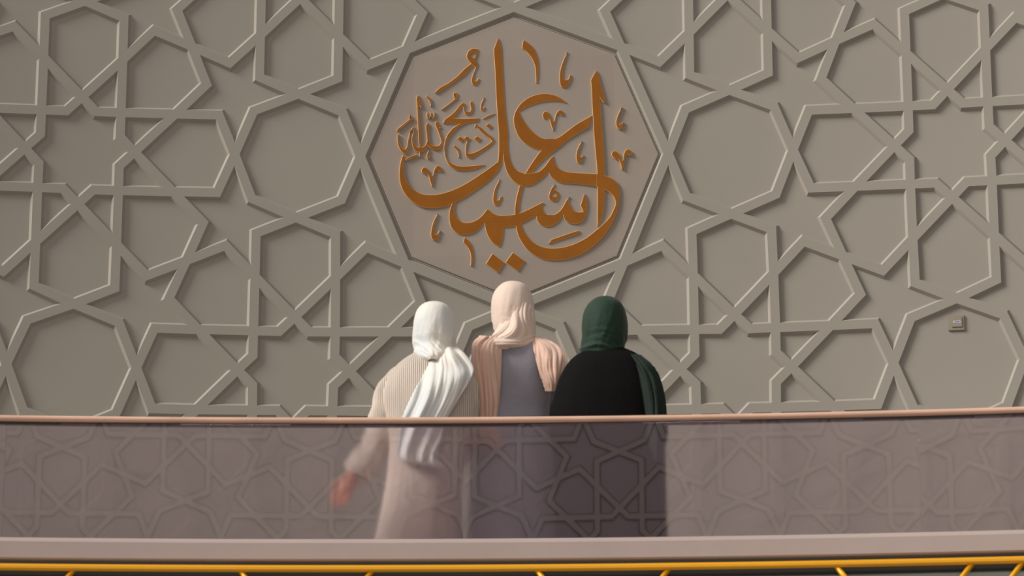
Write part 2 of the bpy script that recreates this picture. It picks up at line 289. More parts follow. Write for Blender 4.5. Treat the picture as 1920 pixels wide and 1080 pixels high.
LET = [('letter_stroke',[(-84,665,1),(-109,600,1),(-102,484,0),(-95,329,0),(-89,224,0),(-82,120,0),(-81,83,0),(-82,20,0),(-86,-35,1),(-114,-57,0),(-153,-87,0),(-206,-124,0),(-264,-162,0),(-323,-192,0),(-382,-212,0),(-441,-220,0),(-493,-213,0),(-536,-187,0),(-565,-152,0),(-583,-110,0),(-589,-69,0),(-586,-31,0),(-580,0,1),(-593,2,1),(-604,-41,0),(-610,-97,0),(-605,-152,0),(-588,-200,0),(-558,-241,0),(-519,-272,0),(-466,-292,0),(-414,-292,0),(-362,-284,0),(-303,-258,0),(-245,-224,0),(-192,-188,0),(-140,-149,0),(-107,-115,0),(-84,-87,0),(-69,-53,0),(-59,-4,1),(-45,55,0),(-33,124,0),(-43,224,0),(-51,329,0),(-59,469,0),(-67,603,0)],[]),('letter_stroke',[(-61,124,1),(-33,124,0),(-33,82,0),(-29,20,0),(-19,-29,0),(-3,-63,0),(20,-88,0),(59,-103,1),(96,-100,1),(129,-93,0),(155,-73,0),(178,-42,0),(195,-18,0),(208,-6,1),(214,-36,0),(224,-60,0),(247,-81,0),(279,-95,0),(325,-101,0),(391,-106,0),(450,-110,1),(449,-180,1),(403,-173,0),(357,-167,0),(299,-162,0),(253,-159,0),(220,-146,0),(194,-122,0),(181,-94,1),(155,-125,0),(129,-148,0),(89,-171,0),(50,-175,0),(17,-163,0),(-12,-137,0),(-35,-102,0),(-51,-54,0),(-58,-5,0)],[]),('letter_stroke',[(284,291,1),(251,319,0),(212,338,0),(165,346,0),(119,340,0),(73,321,0),(33,287,0),(7,245,0),(-3,203,0),(4,154,0),(23,105,0),(59,63,0),(99,39,0),(143,26,1),(119,-7,0),(90,-51,0),(58,-104,1),(93,-102,1),(119,-69,0),(155,-31,0),(195,5,0),(234,36,0),(283,80,0),(335,114,0),(398,153,1),(418,221,1),(382,200,0),(329,168,0),(276,127,0),(243,102,0),(214,90,0),(178,89,0),(138,101,0),(92,140,0),(60,182,0),(40,217,0),(28,245,1),(60,265,0),(99,282,0),(145,296,0),(192,302,0),(244,301,0)],[]),('letter_stroke',[(441,474,1),(410,418,1),(414,373,0),(416,303,0),(420,219,0),(426,93,0),(434,-11,0),(440,-108,0),(441,-218,0),(440,-321,0),(439,-401,1),(454,-376,0),(467,-328,0),(476,-267,0),(480,-198,0),(481,-120,0),(478,-12,0),(476,23,0),(470,127,0),(464,232,0),(460,288,0),(455,323,1),(468,303,0),(478,289,1),(490,289,1),(479,336,0),(466,389,0),(450,453,0)],[]),('letter_stroke',[(-328,-262,1),(-342,-310,0),(-343,-358,0),(-332,-402,0),(-303,-433,0),(-264,-443,0),(-225,-437,0),(-189,-413,0),(-158,-373,1),(-153,-406,0),(-140,-447,0),(-117,-485,0),(-81,-510,1),(-73,-505,0),(-63,-475,0),(-58,-441,0),(-55,-403,1),(-16,-401,0),(14,-394,0),(37,-384,1),(76,-363,0),(117,-339,1),(121,-365,0),(138,-389,0),(167,-401,0),(193,-400,0),(226,-379,0),(245,-356,0),(258,-333,1),(265,-359,0),(284,-378,0),(317,-387,0),(349,-381,0),(369,-361,0),(382,-320,0),(387,-279,0),(383,-244,0),(373,-218,1),(350,-285,1),(358,-302,0),(364,-320,1),(337,-321,0),(314,-309,0),(298,-284,0),(288,-264,0),(290,-243,0),(296,-236,1),(279,-250,0),(259,-287,0),(239,-315,0),(213,-333,0),(183,-335,0),(161,-321,0),(148,-296,0),(148,-283,0),(161,-271,1),(151,-264,1),(115,-282,0),(76,-303,0),(30,-323,0),(-2,-331,0),(-68,-339,0),(-36,-337,0),(-81,-335,0),(-114,-321,0),(-133,-304,0),(-143,-298,1),(-166,-331,0),(-192,-355,0),(-231,-373,0),(-270,-373,0),(-296,-354,0),(-313,-323,0),(-318,-296,0),(-309,-255,1)],[]),('letter_stroke',[(436,-109,1),(481,-120,0),(508,-130,0),(531,-144,0),(550,-172,0),(558,-206,0),(557,-254,0),(546,-316,0),(522,-377,0),(486,-438,0),(440,-491,0),(387,-535,0),(329,-566,0),(270,-582,0),(212,-587,0),(153,-580,0),(108,-559,0),(69,-528,0),(40,-487,0),(20,-446,0),(9,-394,0),(4,-329,0),(5,-281,0),(14,-227,0),(29,-168,1),(51,-168,1),(40,-213,0),(30,-261,0),(27,-309,0),(27,-343,0),(37,-384,0),(53,-426,0),(79,-463,0),(114,-494,0),(160,-514,0),(212,-519,0),(264,-513,0),(316,-497,0),(375,-467,0),(427,-427,0),(473,-386,0),(506,-349,0),(526,-308,0),(536,-278,0),(530,-247,0),(514,-223,0),(480,-198,0),(436,-179,1)],[]),('diamond_dot',[(-115,-545,1),(-150,-603,1),(-87,-652,1),(-49,-598,1)],[]),('diamond_dot',[(-7,-539,1),(-47,-596,1),(19,-645,1),(58,-590,1)],[]),('vowel_mark',[(51,655,1),(42,604,1),(67,585,0),(94,549,0),(112,503,0),(116,454,0),(117,405,1),(125,405,1),(132,461,0),(130,524,0),(120,573,0),(94,620,0)],[]),('vowel_mark',[(286,582,1),(262,529,0),(245,466,0),(244,417,0),(251,385,0),(268,377,0),(284,385,0),(301,416,0),(308,448,1),(298,451,1),(291,427,0),(278,422,0),(264,431,0),(262,466,0),(269,508,0),(279,547,0)],[]),('vowel_mark',[(577,265,1),(556,227,0),(543,185,0),(545,157,0),(559,138,0),(575,146,0),(581,167,0),(582,181,1),(572,171,0),(562,167,0),(555,182,0),(556,202,0),(566,234,0)],[]),('vowel_mark',[(152,219,0),(158,240,0),(175,245,0),(191,229,0),(201,204,0),(210,187,0),(221,222,0),(234,246,0),(251,251,0),(264,239,0),(264,225,0),(254,218,0),(241,227,0),(231,225,0),(221,194,0),(214,152,0),(207,135,1),(198,166,0),(188,198,0),(175,207,0),(162,200,0)],[]),('vowel_mark',[(361,77,1),(343,46,0),(331,11,0),(329,-16,0),(334,-41,0),(345,-48,0),(358,-41,0),(365,-20,0),(370,-3,1),(362,-8,0),(355,-15,0),(347,-13,0),(342,1,0),(346,25,0),(356,56,0)],[]),('vowel_mark',[(517,-2,0),(526,15,0),(542,16,0),(557,1,0),(568,-27,0),(575,-38,0),(581,-7,0),(591,17,0),(608,26,0),(624,12,0),(624,-7,0),(611,-11,0),(601,-4,0),(593,-10,0),(584,-48,0),(577,-91,1),(569,-86,1),(565,-55,0),(552,-30,0),(539,-28,0),(526,-18,0)],[]),('vowel_mark',[(-492,-89,0),(-487,-72,0),(-474,-65,0),(-458,-76,0),(-445,-96,0),(-436,-114,0),(-428,-89,0),(-415,-62,0),(-402,-56,0),(-386,-69,0),(-384,-86,0),(-396,-91,0),(-409,-82,0),(-419,-89,0),(-428,-131,0),(-436,-173,1),(-444,-151,0),(-454,-114,0),(-468,-100,0),(-482,-100,0)],[]),('vowel_mark',[(-76,-133,1),(-98,-173,0),(-111,-221,0),(-111,-262,0),(-98,-282,0),(-81,-276,0),(-69,-252,0),(-63,-230,1),(-75,-235,0),(-81,-249,0),(-93,-249,0),(-98,-232,0),(-93,-194,0),(-81,-160,0)],[]),('vowel_mark',[(-404,-323,1),(-424,-361,0),(-438,-412,0),(-439,-453,0),(-426,-472,0),(-410,-470,0),(-397,-450,0),(-391,-426,0),(-386,-420,1),(-397,-419,1),(-404,-436,0),(-417,-440,0),(-423,-422,0),(-420,-385,0),(-409,-351,0)],[]),('vowel_mark',[(-262,-454,1),(-269,-485,1),(-253,-502,0),(-236,-529,0),(-229,-558,0),(-229,-590,0),(-231,-613,1),(-223,-613,1),(-215,-554,0),(-222,-509,0),(-239,-475,0)],[]),('vowel_mark',[(215,-163,1),(194,-194,0),(184,-228,0),(187,-249,0),(207,-261,0),(226,-256,0),(237,-232,0),(236,-212,0),(220,-196,0),(210,-189,0)],[(202,-211,0),(223,-220,0),(220,-235,0),(200,-232,0)]),('vowel_mark',[(196,-471,1),(180,-494,1),(189,-494,0),(336,-442,1),(346,-425,1),(330,-425,0)],[]),('vowel_mark',[(-228,521,1),(-264,491,0),(-303,449,0),(-356,407,0),(-396,383,0),(-425,355,1),(-415,350,1),(-363,383,0),(-303,425,0),(-257,463,0),(-219,509,1)],[]),('vowel_mark',[(-244,590,0),(-224,605,0),(-195,604,1),(-195,576,0),(-204,544,0),(-195,519,0),(-198,498,0),(-208,477,0),(-214,449,0),(-212,424,0),(-201,420,0),(-191,436,1),(-183,431,1),(-191,414,0),(-204,398,0),(-221,400,0),(-227,421,0),(-224,449,0),(-211,484,0),(-208,498,0),(-224,512,0),(-247,541,0),(-254,565,0)],[(-228,579,0),(-208,576,0),(-216,548,0),(-234,569,0)]),('letter_stroke',[(-514,344,1),(-522,321,0),(-519,296,0),(-517,246,0),(-513,170,0),(-509,95,0),(-505,45,0),(-504,-7,1),(-500,-7,1),(-497,45,0),(-496,95,0),(-501,170,0),(-506,236,0),(-507,281,0),(-498,265,1),(-492,276,1),(-500,306,0)],[]),('vowel_mark',[(-468,339,1),(-471,329,1),(-457,314,0),(-448,294,0),(-447,277,1),(-442,277,1),(-440,301,0),(-450,326,0)],[]),('vowel_mark',[(-324,349,0),(-312,356,0),(-301,349,0),(-304,331,0),(-300,317,1),(-312,316,0),(-322,329,0),(-325,340,0)],[(-312,345,0),(-307,339,0),(-312,331,0),(-318,340,0)]),('vowel_mark',[(-314,322,1),(-352,289,0),(-390,259,1),(-383,256,1),(-343,286,0),(-306,317,1)],[]),('vowel_mark',[(-159,328,1),(-174,300,0),(-180,275,0),(-178,258,0),(-167,250,0),(-159,258,0),(-154,273,1),(-160,275,1),(-165,266,0),(-171,270,0),(-171,288,0),(-163,308,0)],[]),('vowel_mark',[(-103,237,1),(-134,227,0),(-168,208,1),(-165,203,1),(-129,217,0),(-108,229,1)],[]),('diamond_dot',[(-134,181,1),(-153,167,1),(-129,145,1),(-114,162,1)],[]),('letter_stroke',[(-378,182,1),(-371,201,0),(-343,223,0),(-314,251,0),(-291,283,0),(-272,298,1),(-263,293,0),(-264,271,0),(-260,251,0),(-245,245,0),(-234,250,0),(-230,265,0),(-236,296,0),(-227,308,1),(-219,288,0),(-219,260,0),(-226,240,0),(-243,229,0),(-260,233,0),(-269,251,0),(-274,273,0),(-281,271,0),(-300,241,0),(-326,211,1),(-267,208,0),(-186,210,1),(-196,189,1),(-238,185,0),(-264,175,0),(-300,155,0),(-328,125,0),(-349,95,0),(-363,55,0),(-365,15,0),(-356,-20,0),(-332,-44,0),(-299,-58,0),(-256,-60,0),(-219,-57,0),(-155,-53,1),(-190,-70,0),(-228,-82,0),(-275,-85,0),(-313,-79,0),(-346,-54,0),(-365,-15,0),(-374,35,0),(-370,75,0),(-356,115,0),(-330,150,0),(-300,173,0),(-286,180,1),(-333,181,0)],[]),('letter_stroke',[(-203,181,1),(-191,167,0),(-177,159,1),(-143,125,0),(-115,104,0),(-105,84,0),(-111,69,0),(-129,49,0),(-162,25,0),(-200,0,0),(-228,-17,0),(-247,-12,0),(-257,0,0),(-260,30,0),(-258,55,0),(-252,78,1),(-244,75,1),(-251,45,0),(-252,20,0),(-238,11,0),(-200,22,0),(-162,45,0),(-129,69,0),(-119,80,1),(-129,94,0),(-158,115,0),(-181,137,0),(-198,157,0),(-210,159,1)],[]),('diamond_dot',[(-288,107,1),(-305,93,1),(-280,74,1),(-265,94,1)],[]),('diamond_dot',[(-252,110,1),(-270,93,1),(-249,76,1),(-230,92,1)],[]),('diamond_dot',[(-198,110,1),(-214,92,1),(-190,74,1),(-173,92,1)],[]),('vowel_mark',[(-318,60,1),(-325,50,1),(-306,30,0),(-297,8,0),(-296,-12,1),(-290,-12,1),(-290,15,0),(-299,43,0)],[]),('letter_stroke',[(-614,120,1),(-623,116,1),(-621,75,0),(-611,40,0),(-595,18,0),(-580,9,0),(-568,20,0),(-562,50,0),(-555,95,0),(-542,143,0),(-546,95,0),(-541,55,0),(-528,28,0),(-502,19,0),(-479,26,0),(-457,55,1),(-460,95,1),(-465,75,0),(-477,53,0),(-498,45,0),(-519,50,0),(-531,70,0),(-535,100,0),(-534,135,0),(-529,160,1),(-539,160,0),(-555,130,0),(-565,90,0),(-571,50,0),(-581,34,0),(-595,43,0),(-609,70,0),(-614,95,0)],[]),('letter_stroke',[(-461,186,1),(-471,165,0),(-466,125,0),(-463,85,0),(-458,55,0),(-441,39,0),(-420,31,0),(-399,35,0),(-384,55,0),(-380,85,0),(-389,120,0),(-400,160,0),(-395,152,1),(-389,158,1),(-411,196,1),(-421,181,0),(-409,145,0),(-394,100,0),(-389,75,0),(-403,56,0),(-427,55,0),(-444,68,0),(-452,100,0),(-455,145,0),(-452,176,0)],[]),('vowel_mark',[(-514,9,1),(-550,-4,0),(-580,-21,1),(-573,-28,1),(-545,-17,0),(-516,-3,1)],[]),('vowel_mark',[(-451,35,1),(-462,13,0),(-464,-9,0),(-457,-22,0),(-448,-14,0),(-444,-3,1),(-453,-6,0),(-455,0,0),(-453,18,0)],[]),('vowel_mark',[(-557,235,1),(-533,202,1),(-560,200,1)],[(-553,220,0),(-545,208,0),(-555,209,0)]),('vowel_mark',[(-558,204,1),(-593,174,0),(-627,144,1),(-622,137,1),(-584,167,0),(-550,198,1)],[]),('vowel_mark',[(-465,243,1),(-466,221,0),(-461,207,0),(-451,206,0),(-443,215,0),(-435,206,0),(-425,207,0),(-420,226,0),(-423,246,1),(-428,246,1),(-428,226,0),(-434,216,0),(-440,226,0),(-442,243,1),(-447,243,1),(-448,223,0),(-455,215,0),(-460,226,0),(-460,243,1)],[])]
def smooth_outline(pts, steps=5):
    n = len(pts); out = []
    for i in range(n):
        p0, p1, p2, p3 = [Vector(pts[(i + k) % n][:2]) for k in (-1, 0, 1, 2)]
        c1, c2 = pts[i][2], pts[(i + 1) % n][2]
        L = (p2 - p1).length
        d1 = p2 - p0; d2 = p3 - p1
        m1 = (p2 - p1) * .9 if c1 else d1.normalized() * L * .9 if d1.length > 0 else Vector((0, 0))
        m2 = (p2 - p1) * .9 if c2 else d2.normalized() * L * .9 if d2.length > 0 else Vector((0, 0))
        if c1 and c2: out.append(p1); continue
        for s in range(steps):
            t = s / steps; h = (2 * t ** 3 - 3 * t ** 2 + 1, t ** 3 - 2 * t ** 2 + t, -2 * t ** 3 + 3 * t ** 2, t ** 3 - t ** 2)
            out.append(p1 * h[0] + m1 * h[1] + p2 * h[2] + m2 * h[3])
    return out
CHW = 2.0
def glyph(name, pts, hole, parent, lift):
    cu = bpy.data.curves.new(name, 'CURVE'); cu.dimensions = '2D'; cu.fill_mode = 'BOTH'; ins_ = {}
    for h, pl in enumerate((pts, hole)):
        if not pl: continue
        o_ = smooth_outline(pl); sp = cu.splines.new('POLY'); sp.points.add(len(o_) - 1); sp.use_cyclic_u = True; n = len(o_)
        ar = sum(o_[i].x * o_[(i + 1) % n].y - o_[(i + 1) % n].x * o_[i].y for i in range(n)); sg = (1 if ar > 0 else -1) * (-1 if h else 1)
        for k, q in enumerate(o_):
            sp.points[k].co = (q.x / 1000, q.y / 1000, 0, 1)
            e1 = o_[k] - o_[k - 1]; e2 = o_[(k + 1) % n] - o_[k]
            if e1.length < 1e-6: e1 = e2
            if e2.length < 1e-6: e2 = e1
            e1 = e1.normalized(); e2 = e2.normalized(); bi = Vector((-e1.y, e1.x)) + Vector((-e2.y, e2.x)); L = max(1 + e1.dot(e2), .7)
            ins_[(round(q.x, 1), round(q.y, 1))] = bi * (sg * (CHW if not h else .8) / L / 1000)
    tmp = bpy.data.objects.new('tmp', cu); COL.objects.link(tmp)
    dg = bpy.context.evaluated_depsgraph_get(); me = bpy.data.meshes.new_from_object(tmp.evaluated_get(dg)); bpy.data.objects.remove(tmp)
    bm = bmesh.new(); bm.from_mesh(me); bmesh.ops.remove_doubles(bm, verts=bm.verts[:], dist=1e-5)
    bpy.data.meshes.remove(me)
    bnd = [e for e in bm.edges if len(e.link_faces) == 1]
    loc = {v: v.co.copy() for v in bm.verts}; back = {}; mid = {}
    for e in bnd:
        for v in e.verts:
            if v not in back: back[v] = bm.verts.new(v.co); mid[v] = bm.verts.new(v.co)
    for e in bnd:
        a, b = e.verts
        bm.faces.new((a, b, mid[b], mid[a])).material_index = 1; bm.faces.new((mid[a], mid[b], back[b], back[a])).material_index = 1
    top = .0030 + lift
    for v, c in loc.items():
        d = ins_.get((round(c.x * 1000, 1), round(c.y * 1000, 1)), Vector((0, 0))); v.co = cylmap((c.x + d.x) / P, (c.y + d.y) / P, top)
    for v in back:
        c = loc[v]; mid[v].co = cylmap(c.x / P, c.y / P, top - .0016); back[v].co = cylmap(c.x / P, c.y / P, -.0078)
    o = bm_obj(name, bm, M['gold'], parent); o.data.materials.append(M['goldside']); return o
bm = bmesh.new(); rr0 = (1 - OO) - (HW + BEV + .0015) / cos(pi / 8); rings = []
for r, off in ((rr0, -DEP), (rr0 - .001, -.0125), (rr0 - .0045, -.0125), (rr0 - .0052, -DEP)): rings.append([bm.verts.new(plate_pt(k, r, off)) for k in range(8)])
for a, b in zip(rings, rings[1:]):
    for k in range(8): bm.faces.new((a[k], a[(k + 1) % 8], b[(k + 1) % 8], b[k]))
bm_obj('border_bead', bm, M['wall'], med)
ins = thing('calligraphy_inscription', 'ochre gold Arabic calligraphy mounted on the octagonal wall medallion', 'lettering', cylmap(0, 0, 0))
for k, (nm, pts, hole) in enumerate(LET): glyph(nm, pts, hole, ins, .00008 * (k % 6))

# small switch plate on the wall at right
def wall_frame(px, py):
    D = RM @ Vector(((px - 960) / FPX, 1, -(py - 540) / FPX)); r = (RAD + DEP) * P; ox, oy = CAM.x, CAM.y + P * CY + P * RAD
    a = D.x ** 2 + D.y ** 2; b = 2 * (ox * D.x + oy * D.y); c = ox * ox + oy * oy - r * r
    t = (-b + sqrt(b * b - 4 * a * c)) / (2 * a); p = CAM + D * t; th = atan2(p.x, p.y + P * CY + P * RAD)
    return p, Matrix.Rotation(-th, 3, 'Z')
wp, wr = wall_frame(1793, 606)
sw = thing('wall_switch', 'small square beige switch plate on the carved wall at far right', 'switch', wp)
def wall_box(name, off, dx, dz, s, m, bev=.0015):
    bm = bmesh.new(); add_box(bm, wp + wr @ Vector((dx, off, dz)), s, wr, bev); return bm_obj(name, bm, m, sw)
wall_box('back_plate', -.0055, 0, 0, (.086, .011, .084), M['plate'], .003)
wall_box('rocker', -.0135, .003, .003, (.056, .005, .056), M['plate'], .002)
wall_box('sticker', -.0163, .004, .003, (.036, .001, .012), M['sticker'], 0)
for k, dx in enumerate((-.010, -.004, .001, .007, .012)): 
    if k == 0: bmi = bmesh.new()
    add_box(bmi, wp + wr @ Vector((.003 + dx, -.0170, .003 + (.0005 if k % 2 else -.0005))), (.004, .0006, .005), wr)
bm_obj('printed_text', bmi, M['ink'], sw)

# ------------------------------------------------------------------ balcony: floor, parapet, fascia, glass balustrade
Y0 = 13.1; RB = 22.; XA = -.12
def arcY(x): return Y0 - (x - XA) ** 2 / (2 * RB)
def sweep(name, prof, m, parent=None, x0=-5.2, x1=5.2, n=64, smooth=False, closed=True):
    """profile of (dy, z) points swept along the balcony's curve"""
    V = []; F = []; k = len(prof)
    for i in range(n + 1):
        x = x0 + (x1 - x0) * i / n
        for dy, z in prof: V.append((x, arcY(x) + dy, z))
    for i in range(n):
        for j in range(k if closed else k - 1): F.append((i * k + j, i * k + (j + 1) % k, (i + 1) * k + (j + 1) % k, (i + 1) * k + j))
    if closed: F += [tuple(range(k)), tuple(n * k + j for j in reversed(range(k)))]
    me = mesh(name, V, F); bm = bmesh.new(); bm.from_mesh(me); bmesh.ops.recalc_face_normals(bm, faces=bm.faces[:]); bm.to_mesh(me); bm.free()
    return link(name, me, m, parent, smooth)
ZR = at(691, 790.5, Y0).z; ZG = at(700, 1009, Y0 - .06).z; ZC = at(700, 1051, Y0 - .06).z; ZD = at(700, 1059, Y0 - .06).z; ZT = at(700, 1066.5, Y0 - .075).z
ZF = ZR - 1.05
print('heights', ZR, ZG, ZC, ZD, ZT, ZF)
# floor
V = []; F = []
n = 48
for i in range(n + 1):
    x = -5.2 + 10.4 * i / n; th = math.asin(x / (P * (RAD + DEP))); yw = P * (RAD + DEP) * cos(th) - P * RAD - P * CY
    for y, z in ((arcY(x) + .12, ZF), (yw + .05, ZF), (yw + .05, ZF - .35), (arcY(x) + .12, ZF - .35)): V.append((x, y, z))
for i in range(n):
    for j in range(4): F.append((4 * i + j, 4 * i + (j + 1) % 4, 4 * i + 4 + (j + 1) % 4, 4 * i + 4 + j))
F += [(0, 1, 2, 3), (4 * n + 3, 4 * n + 2, 4 * n + 1, 4 * n)]
me = mesh('floor', V, F); bm = bmesh.new(); bm.from_mesh(me); bmesh.ops.recalc_face_normals(bm, faces=bm.faces[:]); bm.to_mesh(me); bm.free()
struct(link('floor', me, M['floor']))
bm = bmesh.new(); add_box(bm, (0, 7.0, -.1), (18, 24, .2)); struct(bm_obj('trim_6', bm, M['floor']))
H_ = ZG - ZC
struct(sweep('trim_3', [(-.055, ZC), (-.06, ZC + .006), (-.06, ZG - .020), (-.056, ZG - .014), (-.030, ZG + .002), (.12, ZG), (.12, ZC)], M['cap']))
struct(sweep('trim_4', [(-.025, ZC), (.12, ZC), (.12, ZF - .35), (.02, ZF - .35), (.02, ZT - .02), (-.025, ZT - .005)], M['dark']))
struct(sweep('trim_5', [(.018, ZT - .03), (.018, ZF - .30), (.0, ZF - .30), (.0, ZT - .03)], M['fascia']))
# gold trim: round rail with a lattice of diagonal struts below it
gt = thing('gold_trim_rail', 'thin gold rail with slanting struts running under the balcony parapet', 'trim rail', (0, Y0 - .07, ZT))
rt = .0145
sweep('rail', [(-.075 + rt * cos(a * pi / 6), ZT + rt * sin(a * pi / 6)) for a in range(12)], M['trimgold'], gt, smooth=True)
def strut(px, lean):
    a = at(px, 1073, Y0 - .07); x = a.x
    bm = bmesh.new(); L = .30
    pts = [(x + lean * L * t * .75, arcY(x + lean * L * t * .75) - .07 + .012 * t, ZT - .004 - L * t) for t in (0, .25, .5, .75, 1)]
    add_tube(bm, pts, .0115, 8); bm_obj('strut', bm, M['trimgold'], gt, True)
for px, ln in ((-99, 1), (135, -1), (458, 1), (691, -1), (1013, 1), (1247, -1), (1573, 1), (1812, -1), (1905, -1), (2130, 1)): strut(px + (8 if ln < 0 else -8), ln)

bal = thing('glass_balustrade', 'curved glass balustrade with a slim copper handrail in front of the three women', 'balustrade', (XA, Y0, ZG))
def rr(a): c_, s_ = cos(a), sin(a); return (.030 * (abs(c_) ** .8) * (1 if c_ > 0 else -1), ZR + .0135 * (abs(s_) ** .8) * (1 if s_ > 0 else -1))
o = sweep('handrail', [rr(2 * pi * k / 20) for k in range(20)], M['copper'], bal, smooth=True); o['label'] = 'copper handrail'
sweep('rail_channel', [(-.013, ZR - .010), (.013, ZR - .010), (.013, ZR - .024), (-.013, ZR - .024)], M['channel'], bal)
seams = [at(14 + 854 * k, 900, Y0).x for k in range(-2, 6)]
seams = [s for s in seams if -5 < s < 5]
for a, b in zip(seams, seams[1:]):
    p = Vector((a, arcY(a), 0)); q = Vector((b, arcY(b), 0)); d = (q - p).normalized(); p += d * .0008; q -= d * .0008
    nrm = Vector((d.y, -d.x, 0)) * .005; bm = bmesh.new(); V = []
    for z in (ZG - .03, ZR - .018):
        for s in (p + nrm, q + nrm, q - nrm, p - nrm): V.append(bm.verts.new((s.x, s.y, z)))
    for f in ((0, 1, 2, 3), (4, 5, 6, 7), (0, 1, 5, 4), (1, 2, 6, 5), (2, 3, 7, 6), (3, 0, 4, 7)): bm.faces.new([V[i] for i in f])
    bm_obj('glass_panel', bm, M['glass'], bal)

# ------------------------------------------------------------------ people
def interp(keys, ts):
    """monotone-ish cubic through key rows"""
    keys = np.array(keys, float); t = keys[:, 0]; out = []
    m = np.zeros_like(keys)
    for i in range(len(t)):
        a, b = max(i - 1, 0), min(i + 1, len(t) - 1); m[i] = (keys[b] - keys[a]) / (t[b] - t[a])
    for x in ts:
        i = int(np.clip(np.searchsorted(t, x) - 1, 0, len(t) - 2)); h = t[i + 1] - t[i]; s = (x - t[i]) / h
        out.append(keys[i] * (2 * s ** 3 - 3 * s ** 2 + 1) + m[i] * h * (s ** 3 - 2 * s ** 2 + s) + keys[i + 1] * (-2 * s ** 3 + 3 * s ** 2) + m[i + 1] * h * (s ** 3 - s ** 2))
    return np.array(out)
def loft(name, rows, m, parent, fold=None, n=96, steps=90, sq=1.0, Yc=13.45, cap=True, solid=0, hem=False):
    """rows: (image row, left, right, depth offset, half depth) of a figure standing at Yc"""
    k = interp(rows, np.linspace(rows[0][0], rows[-1][0], steps)); V = []; F = []
    for r, (py, xl, xr, dy, hd) in enumerate(k):
        Lp = at(xl, py, Yc + dy); Rp = at(xr, py, Yc + dy); c = (Lp + Rp) / 2; hx = max((Rp.x - Lp.x) / 2, .002); hd = max(hd, .002)
        for a in range(n):
            an = 2 * pi * a / n; c_, s_ = cos(an), sin(an); f = 1 + (fold(an, r / (steps - 1)) if fold else 0)
            x = hx * abs(c_) ** sq * (1 if c_ > 0 else -1); y = hd * abs(s_) ** sq * (1 if s_ > 0 else -1)
            V.append((c.x + x * f, c.y + y * f, c.z))
    for r in range(steps - 1):
        for a in range(n): F.append((r * n + a, (r + 1) * n + a, (r + 1) * n + (a + 1) % n, r * n + (a + 1) % n))
    if cap: F.append(tuple(range(n)))
    me = mesh(name, V, F); bm = bmesh.new(); bm.from_mesh(me); bmesh.ops.recalc_face_normals(bm, faces=bm.faces[:]); bm.to_mesh(me); bm.free()
    o = link(name, me, m, parent, True)
    return o
def tube_obj(name, P0, m, parent, n=28, steps=40, fold=0, close=True):
    """P0 rows: (t, x, y, z, r)"""
    k = interp([(i,) + tuple(p) for i, p in enumerate(P0)], np.linspace(0, len(P0) - 1, steps)); bm = bmesh.new(); rings = []
    pts = [Vector(q[1:4]) for q in k]
    for i, q in enumerate(k):
        t = (pts[min(i + 1, steps - 1)] - pts[max(i - 1, 0)]).normalized(); a = t.cross(Vector((0, 1, 0))).normalized(); b = t.cross(a).normalized()
        rings.append([bm.verts.new(pts[i] + (a * cos(2 * pi * j / n) + b * sin(2 * pi * j / n)) * q[4] * (1 + fold * sin(i * .9 + 2 * sin(2 * pi * j / n)) + fold * .6 * sin(5 * 2 * pi * j / n + i * .3))) for j in range(n)])
    for i in range(steps - 1):
        for j in range(n): bm.faces.new((rings[i][j], rings[i][(j + 1) % n], rings[i + 1][(j + 1) % n], rings[i + 1][j]))
    if close: bm.faces.new(rings[0])
    return bm_obj(name, bm, m, parent, True)
def drape(name, secs, m, parent, pleats=5, amp=.008, bulge=.02, Yc=13.45, nu=48, nv=60, thick=.007, drift=.6, seed=0):
    """cloth strip; sections are ((xl,yl),(xr,yr),depth offset[,bulge])"""
    rows = [(i, s[0][0], s[0][1], s[1][0], s[1][1], s[2], s[3] if len(s) > 3 else bulge) for i, s in enumerate(secs)]
    k = interp(rows, np.linspace(0, len(secs) - 1, nv)); V = []; F = []
    for r, q in enumerate(k):
        for c in range(nu + 1):
            s = c / nu; px = q[1] + (q[3] - q[1]) * s; py = q[2] + (q[4] - q[2]) * s
            t = r / (nv - 1)
            sw_ = s + .12 * sin(2.2 * t * pi + seed) + .05 * noise.noise((s * 3, t * 4, seed))
            pl = amp * 1.5 * (noise.noise((sw_ * pleats * 1.6, t * 1.1 + seed, seed * 3.1)) + .6 * noise.noise((sw_ * pleats * 3.6, t * 1.8, seed * 7.7 + 5)) + .25 * noise.noise((sw_ * pleats * 8, t * 3, seed)))
            pl += amp * .5 * noise.noise((s * 2, t * 5, seed + 9))
            V.append(at(px, py, Yc + q[5] - q[6] * sin(pi * s) + pl))
    for r in range(nv - 1):
        for c in range(nu): F.append((r * (nu + 1) + c, (r + 1) * (nu + 1) + c, (r + 1) * (nu + 1) + c + 1, r * (nu + 1) + c + 1))
    o = link(name, mesh(name, V, F), m, parent, True); so = o.modifiers.new('thickness', 'SOLIDIFY'); so.thickness = thick; so.offset = 0
    return o
